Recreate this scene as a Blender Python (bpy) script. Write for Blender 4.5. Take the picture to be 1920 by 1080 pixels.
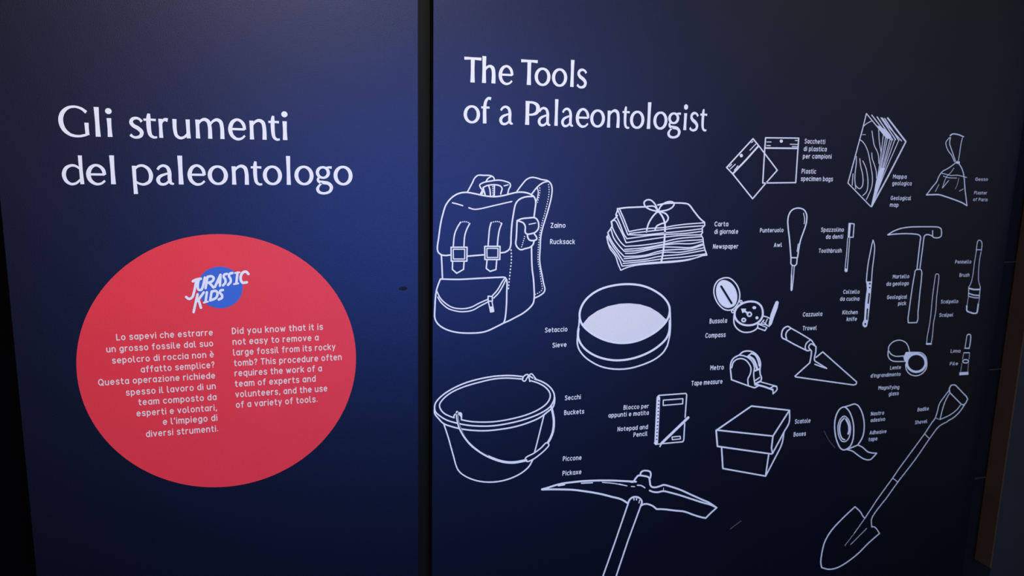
import bpy, bmesh, math, random
import numpy as np
from mathutils import Matrix, Vector

# ------------------------------------------------------------------ clear
for o in list(bpy.data.objects):
    bpy.data.objects.remove(o)
col = bpy.context.scene.collection
scn = bpy.context.scene

# ------------------------------------------------------------------ camera
# The display boards stand in the plane y = 0 (x to the right along them, z up).
# Two vanishing points of the board edges give the lens and the orientation.
CX, CY = 960.0, 540.0
VH = np.array([5600.0 - CX, 390.0 - CY])      # where the horizontal edges meet
VV = np.array([790.0 - CX, 8500.0 - CY])      # where the upright edges meet
F = math.sqrt(-(VH @ VV))
ex = np.array([*VH, F]); ex /= np.linalg.norm(ex)      # world +x in camera axes
ed = np.array([*VV, F]); ed /= np.linalg.norm(ed)      # world -z in camera axes
ey = np.cross(ex, ed)                                    # world +y in camera axes
CAM = np.array([0.0, -1.4, 1.5])

cam_data = bpy.data.cameras.new('camera')
cam_data.sensor_width = 36.0
cam_data.lens = 36.0 * F / 1920.0
cam_data.clip_start = 0.01
cam_data.dof.use_dof = True
cam_data.dof.focus_distance = 1.28        # the near end of the boards is the sharp one
cam_data.dof.aperture_fstop = 5.0
cam = bpy.data.objects.new('camera', cam_data)
col.objects.link(cam)
right = Vector((ex[0], ey[0], -ed[0]))
down = Vector((ex[1], ey[1], -ed[1]))
fwd = Vector((ex[2], ey[2], -ed[2]))
m = Matrix((right, -down, -fwd)).transposed().to_4x4()
m.translation = Vector(CAM)
cam.matrix_world = m
scn.camera = cam

# ------------------------------------------------------------------ light and exposure
world = bpy.data.worlds.new('world')
scn.world = world
world.use_nodes = True
world.node_tree.nodes['Background'].inputs[0].default_value = (1.0, 0.80, 0.12, 1)
world.node_tree.nodes['Background'].inputs[1].default_value = 0.14

def area(name, loc, target, size, power, color, size_y=None, spread=180):
    d = bpy.data.lights.new(name, 'AREA')
    d.energy = power; d.color = color; d.size = size
    if size_y:
        d.shape = 'RECTANGLE'; d.size_y = size_y
    d.spread = math.radians(spread)
    o = bpy.data.objects.new(name, d); col.objects.link(o)
    o.location = loc
    o.rotation_euler = (Vector(target) - Vector(loc)).to_track_quat('-Z', 'Y').to_euler()
    return o

def spot(name, loc, target, power, color, angle, blend=1.0, radius=0.08):
    d = bpy.data.lights.new(name, 'SPOT')
    d.energy = power; d.color = color; d.spot_size = math.radians(angle)
    d.spot_blend = blend; d.shadow_soft_size = radius
    o = bpy.data.objects.new(name, d); col.objects.link(o)
    o.location = loc
    o.rotation_euler = (Vector(target) - Vector(loc)).to_track_quat('-Z', 'Y').to_euler()
    return o

def rgb(p, c):
    """power and colour of a lamp from per-channel strengths"""
    m_ = max(c); return p * m_, tuple(v / m_ for v in c)
# ceiling spot on the boards, then added unseen area fills fitted to the blue glow and warm haze
p, c = rgb(200, (0.64, 0.64, 0.38)); spot('spot_light_ceiling', (0.1, -1.9, 2.75), (0.10, 0.0, 1.38), p, c, 72, 1.0, 0.12)
p, c = rgb(10, (0.47, 1.62, 3.20)); area('fill_blue_glow', (0.5, -2.6, 1.30), (0.3, 0.0, 1.4), 1.4, p, c, 0.9)  # added fill, no real screen: broad blue glow on the laminate
p, c = rgb(5, (0.02, 0.12, 1.10)); area('fill_blue_peak', (0.48, -1.9, 1.15), (0.25, 0.0, 1.3), 0.55, p, c, 0.4)  # added fill, no real screen: strengthens the centre of the blue glow
p, c = rgb(10, (0.26, 0.06, 0.02)); area('fill_warm_left', (-0.6, -2.3, 2.0), (-0.2, 0.0, 1.5), 0.9, p, c, 0.6)  # added reddish fill for the left board, not a known lamp
p, c = rgb(10, (0.50, 0.08, 0.03)); area('fill_warm_overhead', (0.3, -1.1, 2.9), (0.3, 0.0, 1.3), 1.2, p, c, 0.4)  # added reddish fill that warms the top of the boards
p, c = rgb(10, (0.17, 0.20, 0.02)); area('fill_upper_right', (2.0, -1.5, 2.3), (1.0, 0.0, 1.7), 0.8, p, c, 0.5)  # added fill for the grey haze at the upper right
p, c = rgb(10, (0.60, 0.62, 0.93)); area('fill_behind', (1.2, -2.4, 1.7), (0.8, 0.0, 1.5), 0.8, p, c, 0.8)  # added fill behind the viewer, strength fitted to the board tones
p, c = rgb(10, (0.10, 0.12, 0.16)); area('fill_far_right', (2.9, -1.9, 1.75), (1.2, 0.0, 1.5), 1.0, p, c, 0.8)  # added weak fill to lift the far right board
p, c = rgb(3, (0.50, 0.22, 0.04)); area('fill_warm_haze', (0.05, -1.75, 2.25), (0.02, 0.0, 1.8), 0.4, p, c, 0.3)  # added small fill for the warm haze at the top of the left board

scn.view_settings.view_transform = 'Standard'
scn.view_settings.look = 'None'
scn.view_settings.gamma = 1.0
scn.view_settings.use_curve_mapping = False
scn.view_settings.exposure = 0.0

# ------------------------------------------------------------------ materials
def mat(name, color, rough=0.6, spec=0.5, tint=None, bump=0.0, bump_scale=400, var=0.0, var_scale=6, metal=0.0):
    m = bpy.data.materials.new(name); m.use_nodes = True
    nt = m.node_tree; b = nt.nodes['Principled BSDF']
    b.inputs['Base Color'].default_value = (*color, 1)
    b.inputs['Roughness'].default_value = rough
    b.inputs['Specular IOR Level'].default_value = spec
    b.inputs['Metallic'].default_value = metal
    if tint: b.inputs['Specular Tint'].default_value = (*tint, 1)
    tc = nt.nodes.new('ShaderNodeTexCoord')
    if var:
        n = nt.nodes.new('ShaderNodeTexNoise'); n.inputs['Scale'].default_value = var_scale
        n.inputs['Detail'].default_value = 5
        nt.links.new(tc.outputs['Object'], n.inputs['Vector'])
        mx = nt.nodes.new('ShaderNodeMix'); mx.data_type = 'RGBA'
        mx.inputs['A'].default_value = (*[c * (1 - var) for c in color], 1)
        mx.inputs['B'].default_value = (*[min(1, c * (1 + var)) for c in color], 1)
        nt.links.new(n.outputs['Fac'], mx.inputs['Factor'])
        nt.links.new(mx.outputs['Result'], b.inputs['Base Color'])
    if bump:
        n = nt.nodes.new('ShaderNodeTexNoise'); n.inputs['Scale'].default_value = bump_scale
        nt.links.new(tc.outputs['Object'], n.inputs['Vector'])
        bp = nt.nodes.new('ShaderNodeBump'); bp.inputs['Strength'].default_value = bump
        bp.inputs['Distance'].default_value = 0.001
        nt.links.new(n.outputs['Fac'], bp.inputs['Height'])
        nt.links.new(bp.outputs['Normal'], b.inputs['Normal'])
    return m

M_NAVY = mat('navy_laminate', (0.0010, 0.0022, 0.0055), 0.43, 0.5, (0.40, 0.42, 1.0), 0.25, 700, 0.06, 9)
M_NAVY.node_tree.nodes['Principled BSDF'].inputs['IOR'].default_value = 1.6
M_WHITE = mat('white_print', (0.80, 0.79, 0.97), 0.6, 0.25)
M_MESH = mat('pale_grey_print', (0.76, 0.72, 0.84), 0.6, 0.3, var=0.06, var_scale=260)
M_RED = mat('red_print', (0.78, 0.032, 0.056), 0.52, 0.36, None, 0.2, 700, 0.05, 14)
M_BLUE = mat('blue_print', (0.035, 0.12, 0.62), 0.5, 0.4)
M_PINKW = mat('white_text_print', (0.80, 0.62, 0.68), 0.6, 0.3)
M_FAINT = mat('scratch_grey', (0.10, 0.10, 0.10), 0.7, 0.2)
M_BLACK = mat('black_rail', (0.0035, 0.0035, 0.004), 0.6, 0.10, None, 0.2, 300)
M_WALL = mat('dark_wall', (0.0015, 0.0015, 0.002), 1.0, 0.0, None, 0.3, 60, 0.1, 3)
M_WOOD = mat('brown_wood', (0.062, 0.036, 0.017), 0.6, 0.15, None, 0.4, 120, 0.3, 12)
M_POST = mat('slate_paint', (0.016, 0.020, 0.028), 0.7, 0.15, None, 0.3, 200, 0.12, 5)
M_FLOOR = mat('dark_floor', (0.010, 0.010, 0.012), 0.7, 0.2, None, 0.3, 40, 0.2, 3)
M_CLIP = mat('dull_metal', (0.04, 0.033, 0.03), 0.6, 0.3)

# ------------------------------------------------------------------ helpers
def unp(px, py, y=0.0):
    """pixel of the photograph -> (x, z) on the plane at depth y of the world"""
    r = np.array([px - CX, py - CY, F])
    d = np.array([r @ ex, r @ ey, -(r @ ed)])
    t = (y - CAM[1]) / d[1]
    return CAM[0] + t * d[0], CAM[2] + t * d[2]

class MB:
    def __init__(self): self.v = []; self.f = []; self.k = 0
    def poly(self, pts, y, lift=True):
        # every stroke of ink lies a few microns above the one before it, so none are coplanar
        if lift: self.k += 1
        y = y - (self.k % 61) * 0.000004
        n = len(self.v)
        self.v += [(p[0], y, p[1]) for p in pts]
        a = sum(pts[i][0] * pts[(i + 1) % len(pts)][1] - pts[(i + 1) % len(pts)][0] * pts[i][1] for i in range(len(pts)))
        idx = list(range(n, n + len(pts)))
        if a < 0: idx.reverse()
        self.f.append(idx)           # counter-clockwise in (x,z) faces -y
    def box(self, x0, x1, y0, y1, z0, z1):
        n = len(self.v)
        self.v += [(x, y, z) for x in (x0, x1) for y in (y0, y1) for z in (z0, z1)]
        for q in ((0, 1, 3, 2), (4, 6, 7, 5), (0, 4, 5, 1), (2, 3, 7, 6), (0, 2, 6, 4), (1, 5, 7, 3)):
            self.f.append([n + i for i in q])

def build(name, mb, material, parent=None, bevel=0):
    me = bpy.data.meshes.new(name)
    me.from_pydata(mb.v, [], mb.f); me.update()
    me.materials.append(material)
    o = bpy.data.objects.new(name, me); col.objects.link(o)
    if parent: o.parent = parent
    if bevel:
        b = o.modifiers.new('bevel', 'BEVEL'); b.width = bevel; b.segments = 2
    return o

def thing(name, label, cat, group=None, kind=None):
    o = bpy.data.objects.new(name, None); col.objects.link(o)
    o['label'] = label; o['category'] = cat
    if group: o['group'] = group
    if kind: o['kind'] = kind
    return o

def smooth(pts, closed=False, k=5):
    """Catmull-Rom through points of any dimension"""
    n = len(pts)
    if n < 3: return [tuple(p) for p in pts]
    P = [np.array(p, float) for p in pts]; out = []
    rng = range(n if closed else n - 1)
    for i in rng:
        p1, p2 = P[i], P[(i + 1) % n]
        p0 = P[i - 1] if (closed or i > 0) else 2 * p1 - p2
        p3 = P[(i + 2) % n] if (closed or i + 2 < n) else 2 * p2 - p1
        # centripetal parametrisation keeps tight bends clean
        d1 = max(np.linalg.norm((p1 - p0)[:2]), 1e-6) ** .5
        d2 = max(np.linalg.norm((p2 - p1)[:2]), 1e-6) ** .5
        d3 = max(np.linalg.norm((p3 - p2)[:2]), 1e-6) ** .5
        m1 = (p1 - p0) / d1 - (p2 - p0) / (d1 + d2) + (p2 - p1) / d2
        m2 = (p2 - p1) / d2 - (p3 - p1) / (d2 + d3) + (p3 - p2) / d3
        m1 = m1 * d2; m2 = m2 * d2
        for j in range(k):
            t = j / k
            out.append(tuple((2*t**3-3*t*t+1)*p1 + (t**3-2*t*t+t)*m1 + (-2*t**3+3*t*t)*p2 + (t**3-t*t)*m2))
    if not closed: out.append(tuple(P[-1]))
    return out

TYPE = 0.90
def ribbon(mb, pts, fmap, y, closed=False, caps=True, joints=False):
    """pts = [(x, y, width)] in a drawing frame; fmap takes that frame to the board (x, z)"""
    n = len(pts)
    if n < 2: return
    L, R = [], []
    for i in range(n):
        a = pts[i - 1] if (i > 0 or closed) else pts[i]
        b = pts[(i + 1) % n] if (i < n - 1 or closed) else pts[i]
        if joints and not closed and 0 < i < n - 1: pass
        dx, dy = b[0] - a[0], b[1] - a[1]
        l = math.hypot(dx, dy) or 1
        w = pts[i][2] / 2
        L.append((pts[i][0] - dy / l * w, pts[i][1] + dx / l * w))
        R.append((pts[i][0] + dy / l * w, pts[i][1] - dx / l * w))
    if joints:
        m_ = n if closed else n - 1
        for i in range(m_):
            a, b = pts[i], pts[(i + 1) % n]
            dx, dy = b[0] - a[0], b[1] - a[1]; l = math.hypot(dx, dy) or 1
            nx, ny = -dy / l, dx / l
            q = [(a[0] + nx*a[2]/2, a[1] + ny*a[2]/2), (a[0] - nx*a[2]/2, a[1] - ny*a[2]/2),
                 (b[0] - nx*b[2]/2, b[1] - ny*b[2]/2), (b[0] + nx*b[2]/2, b[1] + ny*b[2]/2)]
            mb.poly([fmap(*p) for p in q], y)
    else:
        m_ = n if closed else n - 1
        for i in range(m_):
            j = (i + 1) % n
            mb.poly([fmap(*p) for p in (L[i], R[i], R[j], L[j])], y, i == 0)
    dots = []
    if joints: dots = list(pts)
    elif caps and not closed: dots = [pts[0], pts[-1]]
    for p in dots:
        mb.poly([fmap(p[0] + p[2]/2*math.cos(a), p[1] + p[2]/2*math.sin(a))
                 for a in (math.pi/5*k for k in range(10))], y)

Y_PRINT, Y_OVER = -0.0005, -0.0010

INK = 0.84       # lines printed a little finer than they look through the lens

class Draw:
    """traces in a zoomed frame of the photograph, laid onto the board"""
    def __init__(self, ox, oy, k): self.o = (ox, oy, k); self.mb = MB(); self.dark = MB(); self.y = Y_PRINT
    def frame(self, ox, oy, k): self.o = (ox, oy, k); return self
    def new(self): self.mb = MB(); return self
    def pts(self, s, w):
        a = [float(t) for t in s.split()]
        ox, oy, k = self.o
        out = []
        for i in range(0, len(a), 2):
            x = ox + a[i] / k
            u = min(max((x - 1350) / 450, 0), 1)
            out.append((x, oy + a[i + 1] / k, w * (INK - 0.24 * u)))
        return out
    def s(self, s, w=3.3, c=False, dark=False):
        if dark: w *= 1.35
        ribbon(self.dark if dark else self.mb, smooth(self.pts(s, w), c), unp, Y_OVER if dark else self.y, c); return self
    def l(self, s, w=3.3, c=False, dark=False):
        if dark: w *= 1.35
        ribbon(self.dark if dark else self.mb, self.pts(s, w), unp, Y_OVER if dark else self.y, c, joints=True); return self
    def fill(self, s, sm=False):
        p = [q[:2] for q in self.pts(s, 1)]
        if sm: p = [q[:2] for q in smooth(p, True)]
        self.mb.poly([unp(*q) for q in p], self.y); return self
    def e(self, cx, cy, rx, ry=None, w=None, dark=False):
        ry = ry or rx; ox, oy, k = self.o
        P = [(ox + (cx + rx*math.cos(a))/k, oy + (cy + ry*math.sin(a))/k, w or 1) for a in (math.pi/10*i for i in range(20))]
        mb = self.dark if dark else self.mb; y = Y_OVER if dark else self.y
        if w: ribbon(mb, P, unp, y, True)
        else: mb.poly([unp(p[0], p[1]) for p in P], y)
        return self
    def dash(self, s, w=2.0, on=2.4, off=2.4, sm=True):
        P = smooth(self.pts(s, w)) if sm else self.pts(s, w)
        # resample by arc length
        seg = [0]
        for i in range(1, len(P)): seg.append(seg[-1] + math.hypot(P[i][0]-P[i-1][0], P[i][1]-P[i-1][1]))
        def at(t):
            for i in range(1, len(P)):
                if seg[i] >= t:
                    u = (t - seg[i-1]) / max(seg[i]-seg[i-1], 1e-9)
                    return (P[i-1][0]*(1-u)+P[i][0]*u, P[i-1][1]*(1-u)+P[i][1]*u, w)
            return P[-1]
        t = 0
        while t < seg[-1]:
            ribbon(self.mb, [at(t), at(min(t + on, seg[-1]))], unp, self.y, caps=False)
            t += on + off
        return self
    def out(self, name, parent, material=None, label=None):
        o = build(name, self.mb, material or M_WHITE, parent)
        if label: o['label'] = label
        self.mb = MB(); return o

# ------------------------------------------------------------------ setting
def struct(name, mb, m, bevel=0):
    o = build(name, mb, m, None, bevel); o['kind'] = 'structure'; return o

xl = unp(47, 860)[0]                 # left edge of the left board
xg0 = unp(784.5, 500)[0]             # right edge of the left board
xg1 = unp(811, 500)[0]               # left edge of the right board
xr = unp(1852, 720)[0]               # right edge of the right board
xb = unp(1873, 720)[0]               # where the wooden reveal of the post starts

w = MB(); w.box(-3.0, 3.4, 0.045, 0.12, 0, 3.0); struct('wall_back', w, M_WALL)
w = MB(); w.box(-3.0, 3.4, -3.0, 0.12, -0.05, 0); struct('floor', w, M_FLOOR)
POST_D = 0.045
w = MB(); w.box(xb + 0.004, xb + 0.9, -POST_D, 0.045, 0, 3.0); post = struct('wall_right', w, M_POST)
zb = unp(1828, 1048)[1]
w = MB(); w.box(xb, xb + 0.0045, -POST_D - 0.001, 0.0, zb, 3.0); tr = struct('trim_1', w, M_WOOD)

# ------------------------------------------------------------------ boards
ZB, ZT = 0.12, 2.55
left = thing('display_board', 'navy display board on the left with a large red disc and Italian heading', 'display board')
w = MB(); w.box(xl, xg0, 0.0, 0.034, ZB, ZT); build('board', w, M_NAVY, left, 0.0008)
rightb = thing('display_board', 'navy display board on the right covered with white outline drawings of tools', 'display board')
w = MB(); w.box(xg1, xr, 0.0, 0.034, ZB, ZT); build('board', w, M_NAVY, rightb, 0.0008)
w = MB(); w.box(xg0 + 0.0005, xg1 - 0.0005, 0.030, 0.045, ZB, ZT)
rail = build('joint_rail', w, M_BLACK)
rail['label'] = 'black recessed vertical rail in the gap between the two navy boards'; rail['category'] = 'rail'
for a, b, c_, lab in (((1873, 495), (1896, 488), 0, 'uppermost of three thin dull clips in the dark gap beside the right board'),
                  ((1856, 692), (1873, 693.5), 0, 'middle of three thin dull clips in the dark gap beside the right board'),
                  ((1824, 898), (1847, 895), 0, 'lowest of three thin dull clips in the dark gap beside the right board')):
    z = unp((a[0] + b[0]) / 2, (a[1] + b[1]) / 2)[1]
    w = MB(); w.box(xr - 0.001, xb + 0.001, -0.001, 0.004, z - 0.0007, z + 0.0007)
    o = build('gap_clip', w, M_CLIP); o['label'] = lab; o['category'] = 'clip'; o['group'] = 'thin clips in the dark gap'

# a shallow dent near the joint of the left board
dent = MB(); cx_, cz_ = unp(756, 541)
dent.poly([(cx_ + 0.0085*math.cos(a) , cz_ + 0.0038*math.sin(a)) for a in (math.pi/8*i for i in range(16))], -0.0002)
M_DENT = mat('worn_navy', (0.004, 0.006, 0.022), 0.7, 0.15)
build('dent', dent, M_DENT, left)['label'] = 'small dark dent near the right edge'

# ------------------------------------------------------------------ heading type (flared roman, stroke by stroke)
TT = {
 'G': [[(150,126,19),(126,144,15),(92,153,13),(55,146,17),(24,118,25),(13,80,28),(24,38,25),(56,9,18),(96,1,14),(130,6,14),(150,12,12)], [(147,72,25),(147,38,23),(148,8,24)]],
 'l': [[(13,153,26),(13,75,22),(13,0,26)]],
 'i': [[(12,97,24),(12,48,21),(12,0,25)], 'dot 12 133 15.5'],
 's': [[(70,82,17),(58,95,14),(40,100,15),(20,93,19),(13,77,22),(24,61,22),(50,46,23),(66,28,23),(60,9,20),(38,0,15),(18,3,14),(5,14,17)]],
 't': [[(27,124,14),(24,104,22),(24,35,22),(30,12,19),(44,2,14),(60,3,11)], [(0,92,13),(28,93,12),(58,92,14)]],
 'r': [[(13,98,24),(13,50,21),(13,0,25)], [(15,70,12),(26,88,14),(40,95,18),(54,92,22)]],
 'u': [[(12,98,25),(12,42,22),(19,13,20),(38,1,16),(60,6,14),(80,25,12)], [(83,98,25),(83,45,22),(84,0,25)]],
 'm': [[(13,97,24),(13,50,21),(13,0,25)], [(15,72,12),(32,92,14),(52,99,18),(70,89,22),(77,62,22),(77,0,25)], [(78,72,12),(97,92,14),(117,99,18),(135,89,22),(142,62,22),(142,0,25)]],
 'n': [[(13,97,24),(13,50,21),(13,0,25)], [(15,72,12),(34,92,14),(54,99,18),(73,89,22),(80,62,22),(80,0,25)]],
 'h': [[(12,152,24),(12,75,21),(12,0,25)], [(14,70,12),(28,90,14),(44,97,17),(58,88,22),(64,62,22),(64,0,25)]],
 'e': [[(0+91,50,18),(86,76,20),(70,95,17),(50,101,15),(26,88,21),(12,55,25),(20,20,22),(46,1,16),(72,4,13),(91,19,12)], [(14,52,13),(91,52,13)]],
 'a': [[(11,78,14),(23,93,15),(42,100,15),(62,91,19),(71,68,22),(71,28,22),(76,8,18),(92,2,9)], [(71,61,11),(48,54,13),(22,42,18),(11,24,22),(19,5,18),(37,0,15),(57,8,14),(71,25,12)]],
 'd': [[(100,84,12),(80,97,14),(55,99,15),(25,83,21),(12,50,25),(23,16,21),(50,0,15),(78,6,14),(100,24,12)], [(108,153,25),(108,75,22),(110,0,25)]],
 'p': [[(13,98,24),(13,20,22),(15,-52,25)], [(14,78,12),(34,95,14),(58,100,15),(88,84,20),(102,50,25),(92,16,20),(62,0,15),(36,4,13),(15,16,12)]],
 'o': ['ring 54 50 42 46 24 14'],
 'f': [[(58,143,20),(43,146,16),(29,131,18),(22,102,21),(22,0,24)], [(0,92,13),(50,92,13)]],
 'T': [[(0,135,19),(47,136,15),(95,135,19)], [(47,134,24),(47,60,23),(47,0,27)]],
 'P': [[(13,137,26),(13,60,23),(13,0,27)], [(14,130,14),(45,129,15),(69,116,22),(75,94,25),(67,72,21),(42,60,14),(14,60,12)]],
 'g': ['ring 41 66 30 28 20 13', [(58,90,11),(72,94,12),(90,93,15)], [(24,44,12),(13,30,15),(18,18,17),(42,13,20),(72,7,20),(86,-12,21),(77,-34,17),(46,-45,14),(18,-38,17),(10,-22,19),(18,-5,13),(34,10,11)]],
}
def glyph_bounds(g):
    xs = []
    for s in TT[g]:
        if isinstance(s, str):
            a = s.split()
            if a[0] == 'dot': continue
            xs += [float(a[1]) - float(a[3]) - float(a[5])/2, float(a[1]) + float(a[3]) + float(a[5])/2]
        else:
            P = smooth(s)
            for i in range(len(P)):
                a_, b_ = P[max(i-1, 0)], P[min(i+1, len(P)-1)]
                dx, dy = b_[0]-a_[0], b_[1]-a_[1]; l = math.hypot(dx, dy) or 1
                xs += [P[i][0] - dy/l*P[i][2]/2, P[i][0] + dy/l*P[i][2]/2]
    return min(xs), max(xs)

def title(name, parent, base, xh, letters):
    """base = two baseline pixels, xh = x-height in pixels, letters = (char, left px, right px)"""
    mb = MB()
    (xa, ya), (xc, yc) = base
    last = None
    for g, pl, pr in letters:
        if last is not None and pl - last > 10:
            build(name, mb, M_WHITE, parent); mb = MB()
        last = pr
        yb = ya + (yc - ya) * ((pl + pr)/2 - xa) / (xc - xa)
        off = 0 if g in 'liTrhP' else xh * 0.45
        A = unp(pl, yb - off); B = unp(pr, yb - off); O = unp((pl + pr)/2, yb)
        tp = unp((pl + pr)/2, yb - xh)
        H = tp[1] - O[1]
        b0, b1 = glyph_bounds(g)
        sx = (B[0] - A[0]) / (b1 - b0); sy = H / 100
        fm = lambda x, y: (A[0] + (x - b0) * sx, O[1] + y * sy)
        for s in TT[g]:
            if isinstance(s, str):
                a = s.split(); v = [float(t) for t in a[1:]]
                if a[0] == 'dot':
                    mb.poly([fm(v[0] + v[2]*math.cos(q), v[1] + v[2]*math.sin(q)) for q in (math.pi/9*i for i in range(18))], Y_PRINT)
                else:
                    P = []
                    for i in range(36):
                        q = math.pi/18*i
                        P.append((v[0] + v[2]*math.cos(q), v[1] + v[3]*math.sin(q), TYPE * (v[5] + (v[4]-v[5])*abs(math.cos(q))**1.4)))
                    ribbon(mb, P, fm, Y_PRINT, True)
            else:
                ribbon(mb, [(p[0], p[1], p[2] * TYPE) for p in smooth(s, False, 6)], fm, Y_PRINT, False, caps=False)
    return build(name, mb, M_WHITE, parent)

title('heading_word', left, ((184, 256.3), (535, 262.6)), 36.2, [
 ('G',110,167.5),('l',179.2,189.6),('i',201.7,211.7),('s',241.7,269.4),('t',270,294.2),('r',298.3,317.3),('u',323.7,357.5),
 ('m',366.3,420.8),('e',427.5,461.9),('n',467.5,500),('t',503.7,524.4),('i',530,539.4)])
title('heading_word', left, ((153, 345.2), (541.7, 346.5)), 35.2, [
 ('d',115.8,157.6),('e',161.3,199.8),('l',208,218),('p',248,287.6),('a',292,326),('l',334.8,345),('e',351.3,386.4),('o',389.2,428),
 ('n',434.2,466.8),('t',470.8,491.4),('o',492.5,529.2),('l',537.3,545.9),('o',551.7,588.3),('g',591.7,624.4),('o',625,661.4)])
title('heading_word', rightb, ((885.6, 154.6), (1072.5, 163)), 33.0, [
 ('T',870,902),('h',903.1,929.2),('e',934.4,962.6),('T',976,1007),('o',1001.9,1032.3),('o',1034.4,1063.6),('l',1068.4,1075.7),('s',1081,1100.5)])
title('heading_word', rightb, ((908, 231.4), (1215.6, 241.6)), 32.5, [
 ('o',868.8,900.3),('f',901.9,920.8),('a',935.6,962),('P',983.8,1011.9),('a',1007.9,1032.4),('l',1038.8,1045.8),('a',1051.9,1075),
 ('e',1079,1104.8),('o',1106,1134.4),('n',1138,1162),('t',1166.3,1180.3),('o',1180.6,1208.2),('l',1212,1219),('o',1224.4,1251.4),
 ('g',1251.9,1277.2),('i',1280.4,1286.6),('s',1292.5,1309.5),('t',1311.9,1325.2)])

# ------------------------------------------------------------------ small rounded type
SF = {
 'o':'E 40 50 40 50','a':'E 38 50 38 50;l 76 100 76 0','b':'E 38 50 38 50;l 0 142 0 0','c':'A 42 50 42 50 48 312',
 'd':'E 38 50 38 50;l 76 142 76 0','e':'l 2 52 78 52;A 40 50 39 50 2 312','f':'s 54 138 36 141 22 124 22 98 22 0;l 0 96 50 96',
 'g':'E 38 50 38 50;s 76 100 76 0 68 -30 38 -40 8 -32','h':'l 0 142 0 0;s 0 62 14 92 40 100 64 92 74 66 74 0',
 'i':'l 0 100 0 0;D 0 138','k':'l 0 142 0 0;l 66 100 4 44;l 24 60 70 0','l':'s 0 142 0 60 2 20 12 3 28 0',
 'm':'l 0 100 0 0;s 0 64 12 92 34 100 54 92 60 66 60 0;s 60 64 72 92 94 100 114 92 120 66 120 0',
 'n':'l 0 100 0 0;s 0 62 14 92 40 100 64 92 74 66 74 0','p':'E 38 50 38 50;l 0 100 0 -40','q':'E 38 50 38 50;l 76 100 76 -40',
 'r':'l 0 100 0 0;s 0 60 10 86 28 98 48 98','s':'s 66 88 44 101 18 98 6 78 16 58 38 51 60 41 68 23 56 3 30 -1 4 11',
 't':'s 18 132 18 60 20 20 30 3 50 0;l 0 96 48 96','u':'s 0 100 0 36 8 8 34 0 60 8 74 38;l 74 100 74 0','v':'l 0 100 36 2 72 100',
 'w':'l 0 100 28 2 56 90 84 2 112 100','x':'l 0 100 70 0;l 70 100 0 0','y':'l 0 100 38 6;l 74 100 38 6 20 -40',
 'z':'l 4 98 68 98 2 2 70 2','A':'l 0 0 44 140 88 0;l 16 44 72 44',
 'B':'l 0 0 0 140;s 0 138 46 138 66 108 46 76 0 76;s 0 76 52 76 76 38 54 2 0 2','C':'A 52 70 52 70 42 318',
 'D':'l 0 0 0 140;s 0 138 44 134 84 70 44 6 0 2','F':'l 0 0 0 138 66 138;l 0 74 56 74','G':'A 52 70 52 70 42 355;l 104 66 60 66',
 'K':'l 0 0 0 140;l 78 140 2 60;l 28 82 82 0','L':'l 0 140 0 2 64 2','M':'l 0 0 0 138 48 60 96 138 96 0','N':'l 0 0 0 138 80 2 80 140',
 'P':'l 0 0 0 140;s 0 138 48 136 74 102 48 66 0 64','Q':'E 54 70 54 70;l 70 35 108 -8','R':'l 0 0 0 140;s 0 138 48 136 74 102 48 66 0 64;l 36 64 78 0',
 'S':'s 78 122 50 140 18 134 6 108 24 82 56 66 80 40 66 8 36 -2 4 14','T':'l 0 138 84 138;l 42 138 42 0','Z':'l 2 138 76 138 2 2 80 2',
 '?':'s 2 116 18 139 46 138 58 112 44 84 28 66 28 46;D 28 10',"'":'l 0 142 0 112','.':'D 4 10',',':'l 8 12 0 -20',
 'è':'l 2 52 78 52;A 40 50 39 50 2 312;l 18 150 44 124',
}
def small_glyph(ch):
    """-> strokes [(points, closed, linear)], width"""
    out = []
    for tok in SF[ch].split(';'):
        a = tok.split(); v = [float(t) for t in a[1:]]
        if a[0] == 'E':
            out.append(([(v[0]+v[2]*math.cos(q), v[1]+v[3]*math.sin(q)) for q in (math.pi/8*i for i in range(16))], True, False))
        elif a[0] == 'A':
            a0, a1 = math.radians(v[4]), math.radians(v[5])
            out.append(([(v[0]+v[2]*math.cos(a0+(a1-a0)*i/13), v[1]+v[3]*math.sin(a0+(a1-a0)*i/13)) for i in range(14)], False, False))
        elif a[0] == 'D':
            out.append(([(v[0]-1, v[1]), (v[0]+1, v[1])], False, True))
        else:
            P = [(v[i], v[i+1]) for i in range(0, len(v), 2)]
            out.append((smooth(P, False, 3) if a[0] == 's' else P, False, a[0] == 'l'))
    return out, max(p[0] for s in out for p in s[0])

def text_line(mb, txt, p0, p1, xh, wt=24, y=Y_PRINT):
    A = np.array(unp(*p0)); B = np.array(unp(*p1))
    gs = []; adv = wt/2
    for ch in txt:
        if ch == ' ': adv += 62; continue
        st, wd = small_glyph(ch)
        gs.append((st, adv)); adv += wd + wt + 24
    total = adv - 24 - wt/2
    d = (B - A) / total
    H = unp(p0[0], p0[1] - xh)[1] - A[1]
    up = np.array([-d[1] / np.linalg.norm(d), d[0] / np.linalg.norm(d)]) * H / 100
    for st, off in gs:
        fm = lambda x, yy: tuple(A + d * (x + off) + up * yy)
        for P, closed, lin in st:
            ribbon(mb, [(p[0], p[1], wt) for p in P], fm, y, closed, caps=True, joints=lin)

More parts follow.
